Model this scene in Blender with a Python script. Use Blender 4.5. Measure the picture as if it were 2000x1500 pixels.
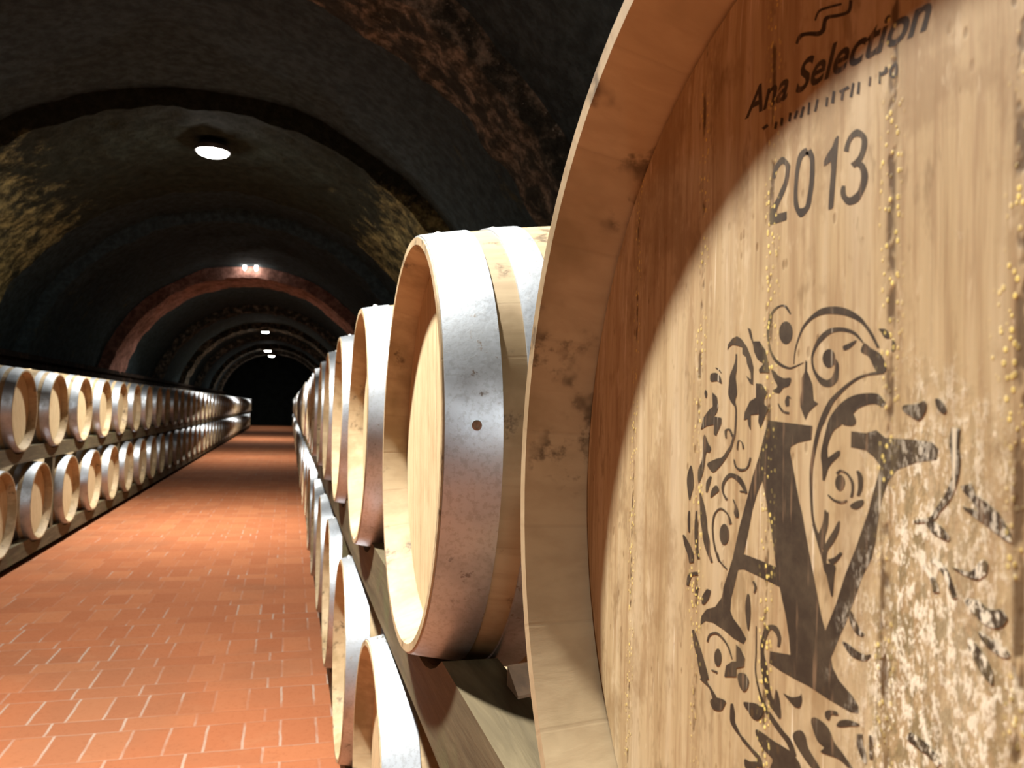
import bpy, bmesh, math, random
from mathutils import Vector, Matrix, noise
from mathutils.geometry import tessellate_polygon
random.seed(7)
for o in list(bpy.data.objects): bpy.data.objects.remove(o)
SC = bpy.context.scene
COL = SC.collection
PI = math.pi

# ------------------------------------------------------------------ camera (at the origin, floor 1.21 m below, aisle along +Y)
FPX, VX, VY, ROLL = 1585.0, 565.4, 789.3, -0.0344
def camera():
    a, b = (VX-1000)/FPX, -(VY-750)/FPX
    cr, sr = math.cos(ROLL), math.sin(ROLL)
    fy = Vector((cr*a+sr*b, -sr*a+cr*b, 1)).normalized()
    rt = Vector((fy.z, 0, -fy.x)).normalized()
    up = fy.cross(rt)
    if up.y < 0: up = -up
    # rows: world axes written in the unrolled camera frame (x right, y up, z forward)
    xw = Vector((rt.x, fy.x, up.x)); yw = Vector((rt.y, fy.y, up.y)); zw = Vector((rt.z, fy.z, up.z))
    # rolled image axes: x' = cr*x - sr*y , y' = sr*x + cr*y
    right = xw*cr - yw*sr
    upv = xw*sr + yw*cr
    m = Matrix((( right.x, upv.x, -zw.x, 0), (right.y, upv.y, -zw.y, 0), (right.z, upv.z, -zw.z, 0), (0, 0, 0, 1)))
    cd = bpy.data.cameras.new('camera'); co = bpy.data.objects.new('camera', cd); COL.objects.link(co)
    cd.sensor_fit = 'HORIZONTAL'; cd.sensor_width = 36; cd.lens = 36*FPX/2000
    cd.clip_start = 0.01; cd.clip_end = 200
    co.matrix_world = m
    cd.dof.use_dof = True; cd.dof.focus_distance = .62; cd.dof.aperture_fstop = 18.0
    SC.camera = co
camera()

# ------------------------------------------------------------------ world and exposure
W = bpy.data.worlds.new('world'); SC.world = W; W.use_nodes = True
W.node_tree.nodes['Background'].inputs[0].default_value = (0.01, 0.013, 0.015, 1)
W.node_tree.nodes['Background'].inputs[1].default_value = 0.2
vs = SC.view_settings
SC.display_settings.display_device = 'sRGB'
vs.view_transform = 'Standard'; vs.look = 'None'; vs.gamma = 1; vs.use_curve_mapping = False
vs.exposure = 0.0
LAMP = 225.0            # watts of a near lamp (a downward disc with a limited spread behind glowing glass)
GLASS = 150.0
LAMP_COL = (1.0, 0.96, 0.88)
SC.cycles.max_bounces = 8
SC.cycles.diffuse_bounces = 3
SC.cycles.use_denoising = True

# ------------------------------------------------------------------ shader helper
class N:
    def __init__(s, name):
        s.m = bpy.data.materials.new(name); s.m.use_nodes = True
        s.t = s.m.node_tree; s.t.nodes.clear()
        s.out = s.t.nodes.new('ShaderNodeOutputMaterial')
        s.b = s.t.nodes.new('ShaderNodeBsdfPrincipled')
        s.t.links.new(s.b.outputs[0], s.out.inputs[0])
    def put(s, sock, v):
        if isinstance(v, bpy.types.NodeSocket): s.t.links.new(v, sock)
        elif v is not None:
            if hasattr(sock, 'default_value') and hasattr(sock.default_value, '__len__') and not hasattr(v, '__len__'): v = (v,)*len(sock.default_value)
            if hasattr(sock.default_value, '__len__') and len(sock.default_value) == 4 and len(v) == 3: v = tuple(v)+(1,)
            sock.default_value = v
    def math(s, op, a, b=None, c=None, clamp=False):
        n = s.t.nodes.new('ShaderNodeMath'); n.operation = op; n.use_clamp = clamp
        for i, v in enumerate((a, b, c)):
            if v is not None: s.put(n.inputs[i], v)
        return n.outputs[0]
    def add(s, a, b): return s.math('ADD', a, b)
    def mul(s, a, b): return s.math('MULTIPLY', a, b)
    def sub(s, a, b): return s.math('SUBTRACT', a, b)
    def lt(s, a, b): return s.math('LESS_THAN', a, b)
    def gt(s, a, b): return s.math('GREATER_THAN', a, b)
    def step(s, x, lo, hi, a=0.0, b=1.0):
        n = s.t.nodes.new('ShaderNodeMapRange'); n.interpolation_type = 'SMOOTHSTEP'
        s.put(n.inputs[0], x); s.put(n.inputs[1], lo); s.put(n.inputs[2], hi); s.put(n.inputs[3], a); s.put(n.inputs[4], b)
        return n.outputs[0]
    def obj(s):
        return s.t.nodes.new('ShaderNodeTexCoord').outputs['Object']
    def pos(s):
        return s.t.nodes.new('ShaderNodeNewGeometry').outputs['Position']
    def rnd(s):
        return s.t.nodes.new('ShaderNodeObjectInfo').outputs['Random']
    def sep(s, v):
        n = s.t.nodes.new('ShaderNodeSeparateXYZ'); s.put(n.inputs[0], v); return n.outputs
    def xyz(s, x, y, z):
        n = s.t.nodes.new('ShaderNodeCombineXYZ'); s.put(n.inputs[0], x); s.put(n.inputs[1], y); s.put(n.inputs[2], z); return n.outputs[0]
    def scale(s, v, sc, off=None):
        n = s.t.nodes.new('ShaderNodeVectorMath'); n.operation = 'MULTIPLY_ADD'
        s.put(n.inputs[0], v); s.put(n.inputs[1], sc); s.put(n.inputs[2], off if off is not None else (0, 0, 0)); return n.outputs[0]
    def noise(s, v, sc, det=4, rough=.55, dist=0.0):
        n = s.t.nodes.new('ShaderNodeTexNoise'); s.put(n.inputs['Vector'], v); n.inputs['Scale'].default_value = sc
        n.inputs['Detail'].default_value = det; n.inputs['Roughness'].default_value = rough; n.inputs['Distortion'].default_value = dist
        return n.outputs[0]
    def voro(s, v, sc, out=0, feature='F1'):
        n = s.t.nodes.new('ShaderNodeTexVoronoi'); n.feature = feature; s.put(n.inputs['Vector'], v); n.inputs['Scale'].default_value = sc
        return n.outputs[out]
    def white(s, v):
        n = s.t.nodes.new('ShaderNodeTexWhiteNoise'); s.put(n.inputs[0], v); return n.outputs[0]
    def mix(s, f, a, b, mode='MIX'):
        n = s.t.nodes.new('ShaderNodeMix'); n.data_type = 'RGBA'; n.blend_type = mode
        s.put(n.inputs[0], f); s.put(n.inputs[6], a); s.put(n.inputs[7], b); return n.outputs[2]
    def ramp(s, f, *st):
        n = s.t.nodes.new('ShaderNodeValToRGB'); s.put(n.inputs[0], f); e = n.color_ramp.elements
        while len(e) < len(st): e.new(.5)
        for k, (p, c) in enumerate(st): e[k].position = p; e[k].color = tuple(c)+(1,)
        return n.outputs[0]
    def bump(s, h, st, dist=.01):
        n = s.t.nodes.new('ShaderNodeBump'); n.inputs['Strength'].default_value = st; n.inputs['Distance'].default_value = dist
        s.put(n.inputs['Height'], h); s.t.links.new(n.outputs[0], s.b.inputs['Normal'])
    def set(s, col=None, rough=None, metal=None, spec=None):
        if col is not None: s.put(s.b.inputs['Base Color'], col)
        if rough is not None: s.put(s.b.inputs['Roughness'], rough)
        if metal is not None: s.put(s.b.inputs['Metallic'], metal)
        if spec is not None: s.put(s.b.inputs['Specular IOR Level'], spec)
        return s.m

# ------------------------------------------------------------------ materials
def mat_stave():
    n = N('oak_staves'); o = n.obj(); x, y, z = n.sep(o); r = n.rnd()
    ang = n.mul(n.math('ARCTAN2', y, z), 26/(2*PI))
    ang = n.add(ang, n.mul(n.sub(n.noise(n.xyz(0, n.math('FLOOR', ang), r), 3.1, 0), .5), .0))
    fr = n.math('FRACT', n.add(ang, 100)); cell = n.math('FLOOR', n.add(ang, 100))
    edge = n.math('MINIMUM', fr, n.sub(1.0, fr))
    seam = n.step(edge, .006, .03, 1, 0)
    rv = n.white(n.xyz(cell, r, 0))
    ov = n.scale(o, (1, 1, 1), n.xyz(n.mul(r, 37.), n.mul(r, 11.), 0))
    grain = n.noise(n.scale(ov, (3, 60, 60)), 1.0, 5, .6, .3)
    blot = n.noise(ov, 5.5, 5, .6)
    fine = n.noise(ov, 38, 4, .7)
    c = n.ramp(rv, (0, (.40, .30, .175)), (.5, (.43, .33, .195)), (1, (.46, .355, .215)))
    c = n.mix(n.step(grain, .35, .7, 0, .35), c, (.26, .17, .085))
    c = n.mix(n.step(blot, .45, .60, 0, .62), c, (.19, .13, .055))
    c = n.mix(n.mul(n.step(fine, .46, .60, 0, .85), n.step(n.noise(ov, 13, 4, .6), .54, .63)), c, (.09, .06, .03))
    c = n.mix(n.mul(seam, .12), c, (.16, .10, .05))
    n.bump(n.sub(n.mul(grain, .4), n.mul(seam, .1)), .3, .002)
    return n.set(c, .62, 0, .35)

SEAMS = [(.0355, .0016), (-.0362, .0022), (.0962, .0016), (-.0880, .0022), (.1745, .0012), (-.160, .0018)]
def seam_masks(n, yy, seams):
    sm = near = None
    for s0, w in seams:
        d = n.math('ABSOLUTE', n.sub(yy, s0))
        a = n.step(d, w*.4, w*1.4, 1, 0); b = n.step(d, .0006, .0075, 1, 0)
        sm = a if sm is None else n.math('MAXIMUM', sm, a)
        near = b if near is None else n.math('MAXIMUM', near, b)
    return sm, near
def weather(n, ov, y, z, c, grain, near, sm, k):
    """pits, weathered streaks, golden crumbs and the worn flaky patch of the nearest head (on wood and ink alike)"""
    brk = n.noise(n.scale(ov, (1, 60, 40)), 1.0, 3, .7)
    sm = n.mul(sm, n.step(brk, .46, .58))
    pit = n.step(n.voro(n.scale(ov, (1, 1, .5)), 150), .10, .22, 1, 0)
    pm = n.step(n.noise(ov, 16, 4, .7), .50, .62)
    pit = n.mul(pit, n.math('MINIMUM', n.add(n.mul(pm, .75), n.mul(near, n.step(brk, .40, .55))), 1.0))
    c = n.mix(n.mul(pit, .8*k), c, (.16, .085, .02))
    st = n.mul(near, n.step(n.noise(n.scale(ov, (1, 30, 7)), 1.0, 4, .7), .50, .62))
    c = n.mix(n.mul(st, .35), c, (.26, .21, .10))
    cr = n.step(n.voro(n.scale(ov, (1, 1, .8), (3.1, 1.7, 2.2)), 380), .22, .36, 1, 0)
    cm = n.mul(near, n.step(n.noise(n.scale(ov, (1, 1, 1), (5, 5, 5)), 26, 4, .7), .44, .54))
    for gy, gz, ry, rz in ((-.090, .070, .014, .034), (.097, -.038, .010, .020), (-.036, .125, .006, .05), (.036, -.10, .006, .05)):
        ey = n.math('DIVIDE', n.sub(y, gy), ry); ez = n.math('DIVIDE', n.sub(z, gz), rz)
        em = n.step(n.add(n.math('SQRT', n.add(n.mul(ey, ey), n.mul(ez, ez))), n.mul(n.sub(n.noise(ov, 60, 3, .7), .5), 1.2)), .6, 1.0, 1, 0)
        cm = n.math('MAXIMUM', cm, em)
    cm = n.mul(cm, cr)
    c = n.mix(cm, c, (.85, .68, .20))
    dy = n.math('DIVIDE', n.add(y, .060), .034); dz = n.math('DIVIDE', n.add(z, .045), .085)
    rr = n.math('SQRT', n.add(n.mul(dy, dy), n.mul(dz, dz)))
    wm = n.step(n.add(rr, n.mul(n.sub(n.noise(ov, 26, 5, .75), .5), 2.6)), .45, 1.5, 1, 0)
    fl = n.noise(n.scale(ov, (1, 1, .42)), 380, 3, .75)
    fl2 = n.noise(n.scale(ov, (1, 1, .4), (9, 2, 4)), 230, 3, .75)
    c = n.mix(n.mul(wm, n.step(fl2, .46, .56, 0, .8*k)), c, (.24, .19, .095))
    c = n.mix(n.mul(wm, n.step(fl, .49, .58, 0, .92)), c, (.95, .88, .70))
    scz = n.noise(n.scale(ov, (1, 330, 9), (2, 2, 2)), 1.0, 2, .6)
    scm = n.mul(n.step(scz, .64, .71), n.step(n.noise(ov, 7, 3), .48, .6))
    c = n.mix(n.mul(scm, .75), c, (.88, .78, .58))
    h = n.add(n.mul(grain, .6), n.add(n.mul(n.mul(wm, fl), .7), n.mul(cm, .35)))
    h = n.sub(h, n.mul(pit, .3))
    return c, h, sm
def mat_head(special=False):
    n = N('printed_oak_head' if special else 'oak_head'); o = n.obj(); x, y, z = n.sep(o); r = n.rnd()
    ov = n.scale(o, (1, 1, 1), n.xyz(0, n.mul(r, 17.), n.mul(r, 23.)))
    grain = n.noise(n.scale(ov, (1, 90, 5)), 1.0, 5, .65, .4)
    g2 = n.noise(n.scale(ov, (1, 260, 18)), 1.0, 3, .6, .2)
    blot = n.noise(ov, 9, 5, .6)
    wob = n.mul(n.sub(n.noise(n.scale(ov, (1, 6, 14)), 1.0, 3), .5), .006)
    yy = n.add(y, wob)
    if special: c = n.ramp(grain, (.25, (.37, .26, .13)), (.5, (.50, .375, .205)), (.8, (.60, .475, .285)))
    else: c = n.ramp(grain, (.25, (.46, .35, .19)), (.5, (.58, .46, .27)), (.8, (.66, .55, .34)))
    c = n.mix(n.step(g2, .45, .68, 0, .5), c, (.30, .18, .085))
    c = n.mix(n.step(blot, .55, .75, 0, .35), c, (.42, .26, .13))
    seams = SEAMS if special else [(k*.07-.175, .0009) for k in range(6)]
    sm, near = seam_masks(n, yy, seams)
    h = grain
    if special:
        mo = n.step(n.noise(n.scale(ov, (1, 1, .6), (6, 1, 8)), 14, 5, .7), .58, .70)
        c = n.mix(n.mul(mo, .45), c, (.30, .22, .11))
        c, h, sm = weather(n, ov, y, z, c, grain, near, sm, 1.0)
        st2 = n.noise(n.scale(ov, (1, 46, 2.2), (3, 3, 3)), 1.0, 4, .6, .5)
        c = n.mix(n.step(st2, .48, .70, 0, .5), c, (.66, .55, .37)); c = n.mix(n.step(st2, .30, .47, .55, 0), c, (.31, .19, .09))
        bl2 = n.noise(n.scale(ov, (1, 1, .7), (2, 7, 1)), 20, 5, .7)
        c = n.mix(n.step(bl2, .50, .66, 0, .6), c, (.29, .185, .085))
        bl3 = n.noise(n.scale(ov, (1, 1, .35), (8, 2, 5)), 60, 4, .75)
        c = n.mix(n.step(bl3, .56, .68, 0, .5), c, (.22, .14, .06)); c = n.mix(n.step(bl3, .30, .42, .45, 0), c, (.70, .58, .38))
    c = n.mix(n.mul(sm, .85), c, (.09, .05, .02))
    n.bump(n.sub(h, n.mul(sm, .5)), .3 if special else .25, .002)
    return n.set(c, .68, 0, .3)

def mat_hoop():
    n = N('galvanised_steel'); o = n.obj(); r = n.rnd()
    ov = n.scale(o, (1, 1, 1), n.xyz(n.mul(r, 37.), n.mul(r, 11.), 0))
    a = n.noise(ov, 9, 5, .6); f = n.noise(ov, 70, 4, .7)
    c = n.mix(n.step(a, .4, .7), (.55, .60, .66), (.40, .43, .46))
    sp = n.mul(n.step(f, .60, .68), n.step(a, .46, .60))
    c = n.mix(n.mul(sp, .8), c, (.20, .15, .10))
    zf = n.noise(ov, 160, 3, .7)
    c = n.mix(n.step(zf, .48, .62, 0, .35), c, (.30, .31, .32))
    rg = n.add(n.step(a, .3, .7, .40, .56), n.mul(sp, .3))
    n.bump(n.add(f, n.mul(a, .6)), .18, .0012)
    return n.set(c, rg, n.sub(.88, n.mul(sp, .5)), .5)

def mat_simple(name, col, rough=.7, metal=0, var=.25, sc=20, spec=.4, bump=.2):
    n = N(name); o = n.obj(); a = n.noise(o, sc, 5, .6)
    c = n.mix(n.step(a, .35, .7), tuple(v*(1+var) for v in col), tuple(v*(1-var) for v in col))
    n.bump(a, bump, .004)
    return n.set(c, rough, metal, spec)

def mat_beam():
    n = N('rack_timber'); p = n.pos()
    g = n.noise(n.scale(p, (40, 4, 40)), 1.0, 5, .65, .4); b = n.noise(p, 5, 4, .6)
    c = n.ramp(g, (.25, (.045, .034, .016)), (.55, (.095, .073, .037)), (.8, (.155, .122, .066)))
    c = n.mix(n.step(b, .5, .65, 0, .5), c, (.09, .10, .04))
    n.bump(g, .4, .004)
    return n.set(c, .75, 0, .3)

def mat_floor():
    n = N('brick_paving'); p = n.pos(); x, y, z = n.sep(p)
    wv = n.mul(n.sub(n.noise(p, 9, 3), .5), .010); wv2 = n.mul(n.sub(n.noise(n.scale(p, (1, 1, 1), (7, 3, 0)), 9, 3), .5), .010)
    x = n.add(x, wv); y = n.add(y, wv2)
    yy = n.math('DIVIDE', n.sub(y, 3.263), .378); row = n.math('FLOOR', yy); fy = n.mul(n.math('FRACT', n.add(yy, 200)), .378)
    isB = n.lt(fy, .131)
    xa = n.math('DIVIDE', n.sub(x, .137), .1295); xb = n.math('DIVIDE', n.add(x, .0511), .2525)
    def cell(v, w): 
        f = n.math('FRACT', n.add(v, 200)); return n.mul(n.math('MINIMUM', f, n.sub(1.0, f)), w), n.math('FLOOR', v)
    ea, ca = cell(xa, .1295); eb, cb = cell(xb, .2525)
    def sel(a, b): return n.add(n.mul(isB, a), n.mul(n.sub(1.0, isB), b))
    ex = sel(eb, ea); cx = sel(n.add(cb, 500), ca)
    eyB = n.math('MINIMUM', fy, n.sub(.131, fy)); eyA = n.math('MINIMUM', n.sub(fy, .131), n.sub(.378, fy))
    ey = sel(eyB, eyA)
    e = n.math('MINIMUM', ex, ey)
    jn = n.sub(n.noise(p, 1.7, 4, .65), n.step(y, 3.5, 6.5, 0, .12))
    mort = n.step(e, .0025, .0065, 1, 0)
    mortx = n.step(ex, .0025, .0065, 1, 0)
    rv = n.white(n.xyz(cx, row, isB))
    c = n.ramp(rv, (0, (.318, .110, .049)), (.45, (.338, .120, .054)), (.8, (.358, .131, .059)), (1, (.385, .148, .067)))
    sp = n.noise(p, 60, 4, .7); bl = n.noise(p, .9, 4, .6); b2 = n.noise(n.scale(p, (1, 1, 1), (3, 8, 0)), 5, 4, .6)
    c = n.mix(n.step(sp, .5, .72, 0, .30), c, (.17, .055, .022))
    c = n.mix(n.step(bl, .48, .68, 0, .40), c, (.21, .10, .055))
    c = n.mix(n.step(b2, .55, .75, 0, .35), c, (.36, .165, .085))
    vis = n.step(jn, .40, .60, .12, .9)
    c = n.mix(n.mul(mortx, vis), c, (.38, .29, .23))
    c = n.mix(n.mul(n.mul(mort, n.sub(1.0, mortx)), n.mul(vis, .6)), c, (.33, .21, .15))
    n.bump(n.add(n.mul(sp, .25), n.mul(n.step(e, .002, .012), .9)), .35, .004)
    return n.set(c, n.step(sp, .3, .7, .8, .95), 0, .05)

def mat_vault(name, dark, brick, spec_c, th, sc=3.0, crown_shade=.0, soft=.12):
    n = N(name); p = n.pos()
    a = n.sub(n.noise(p, sc, 6, .68), n.mul(n.step(n.sep(p)[2], 1.75, 2.45), crown_shade)); b = n.noise(n.scale(p, (1, 1, 1), (4, 9, 2)), 11, 5, .7); f = n.noise(p, 46, 4, .7)  # less bare brick towards the top: mould, with the unlit crown painted in
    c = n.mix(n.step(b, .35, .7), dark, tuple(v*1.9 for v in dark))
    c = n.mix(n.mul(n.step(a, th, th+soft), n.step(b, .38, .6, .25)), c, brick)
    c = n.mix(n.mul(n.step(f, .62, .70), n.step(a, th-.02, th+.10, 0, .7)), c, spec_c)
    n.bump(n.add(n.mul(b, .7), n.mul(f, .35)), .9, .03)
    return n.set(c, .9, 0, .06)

def mat_lamp(st):
    n = N('lamp_glass'); n.set((.9, .9, .85), .3)
    n.put(n.b.inputs['Emission Color'], LAMP_COL); n.b.inputs['Emission Strength'].default_value = st
    return n.m

M = dict(stave=mat_stave(), head=mat_head(), head1=mat_head(True), hoop=mat_hoop(), beam=mat_beam(), floor=mat_floor(),
         rivet=mat_simple('zinc_rivet', (.62, .62, .60), .4, .8, .15, 60),
         rust=mat_simple('rusty_steel', (.26, .17, .12), .8, .3, .4, 90),
         bung=mat_simple('pale_bung', (.66, .50, .30), .6, 0, .15, 30),
         pale=mat_simple('lit_pale_wood', (.85, .72, .56), .6, 0, .2, 40),  # wedge colour, paled to stand in for light falling on it
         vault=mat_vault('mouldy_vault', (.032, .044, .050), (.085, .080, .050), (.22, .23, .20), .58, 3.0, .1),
         olive=mat_vault('mouldy_lit_olive_brick', (.018, .020, .015), (.36, .31, .14), (.62, .60, .46), .36, 4.5, .30, .28),  # mouldy brick, lamplight on the flanks painted as lighter olive
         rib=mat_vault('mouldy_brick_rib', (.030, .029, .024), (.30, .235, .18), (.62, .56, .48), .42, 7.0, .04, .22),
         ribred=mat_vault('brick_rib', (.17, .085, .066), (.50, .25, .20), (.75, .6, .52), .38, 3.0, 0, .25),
         wall=mat_vault('mouldy_wall', (.015, .011, .009), (.06, .036, .024), (.12, .1, .08), .50),
         dark=mat_simple('near_black', (.008, .010, .010), .95, 0, .3, 3, .02),  # plain near-black of the two end walls
         foot=mat_simple('shaded_sleeper', (.020, .017, .012), .9, 0, .3, 20, .05),  # gap shade painted into the sleeper colour
         metal=mat_simple('dark_fixture', (.10, .10, .10), .5, .6, .2, 30))
ink = N('dark_ink'); _o = ink.obj(); _x, _y, _z = ink.sep(_o); _a = ink.noise(_o, 45, 5, .7); _f = ink.noise(ink.scale(_o, (1, 260, 24)), 1.0, 3)
_c = ink.mix(ink.step(_a, .35, .7), (.040, .026, .015), (.080, .058, .034))
_c = ink.mix(ink.mul(ink.step(_f, .58, .72), .5), _c, (.32, .20, .11))
_sm, _nr = seam_masks(ink, _y, SEAMS)
_c, _h, _sm = weather(ink, _o, _y, _z, _c, _f, _nr, _sm, .5)
M['ink'] = ink.set(_c, .7, 0, .3)

# ------------------------------------------------------------------ mesh helpers
def mesh_obj(name, verts, faces, mat, parent=None, smooth=False, sharp=None):
    me = bpy.data.meshes.new(name); me.from_pydata([tuple(v) for v in verts], [], faces); me.update()
    if mat: me.materials.append(mat)
    o = bpy.data.objects.new(name, me); COL.objects.link(o)
    if smooth:
        me.polygons.foreach_set('use_smooth', [True]*len(me.polygons))
        if sharp is not None:
            try: me.set_sharp_from_angle(angle=sharp)
            except Exception: pass
    if parent: o.parent = parent
    return o
def tag(o, label, cat, group=None, kind=None):
    if label: o['label'] = label
    if cat: o['category'] = cat
    if group: o['group'] = group
    if kind: o['kind'] = kind
    return o
def empty(name, loc, rz=0):
    o = bpy.data.objects.new(name, None); COL.objects.link(o); o.location = loc; o.rotation_euler = (0, 0, rz); o.empty_display_size = .1
    return o
def revolve(name, prof, segs, mat, parent=None, closed=True, sharp=.6, wob=None):
    """profile of (x, r) turned about the X axis"""
    vs_, fs = [], []
    n = len(prof)
    for i in range(segs):
        t = 2*PI*i/segs
        for k, (x, r) in enumerate(prof):
            rr = r+(wob(k, t) if wob else 0)
            vs_.append((x, rr*math.sin(t), rr*math.cos(t)))
    for i in range(segs):
        j = (i+1) % segs
        for k in range(n if closed else n-1):
            l = (k+1) % n
            fs.append((i*n+k, i*n+l, j*n+l, j*n+k))
    return mesh_obj(name, vs_, fs, mat, parent, True, sharp)
def box_data(x0, x1, y0, y1, z0, z1):
    v = [(x, y, z) for x in (x0, x1) for y in (y0, y1) for z in (z0, z1)]
    f = [(0, 1, 3, 2), (4, 6, 7, 5), (0, 4, 5, 1), (2, 3, 7, 6), (0, 2, 6, 4), (1, 5, 7, 3)]
    return v, f
def boxes(name, lst, mat, parent=None, bevel=0):
    V, F = [], []
    for b in lst:
        v, f = box_data(*b); k = len(V); V += v; F += [tuple(i+k for i in q) for q in f]
    o = mesh_obj(name, V, F, mat, parent)
    if bevel:
        m = o.modifiers.new('bevel', 'BEVEL'); m.width = bevel; m.segments = 2
    return o

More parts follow.
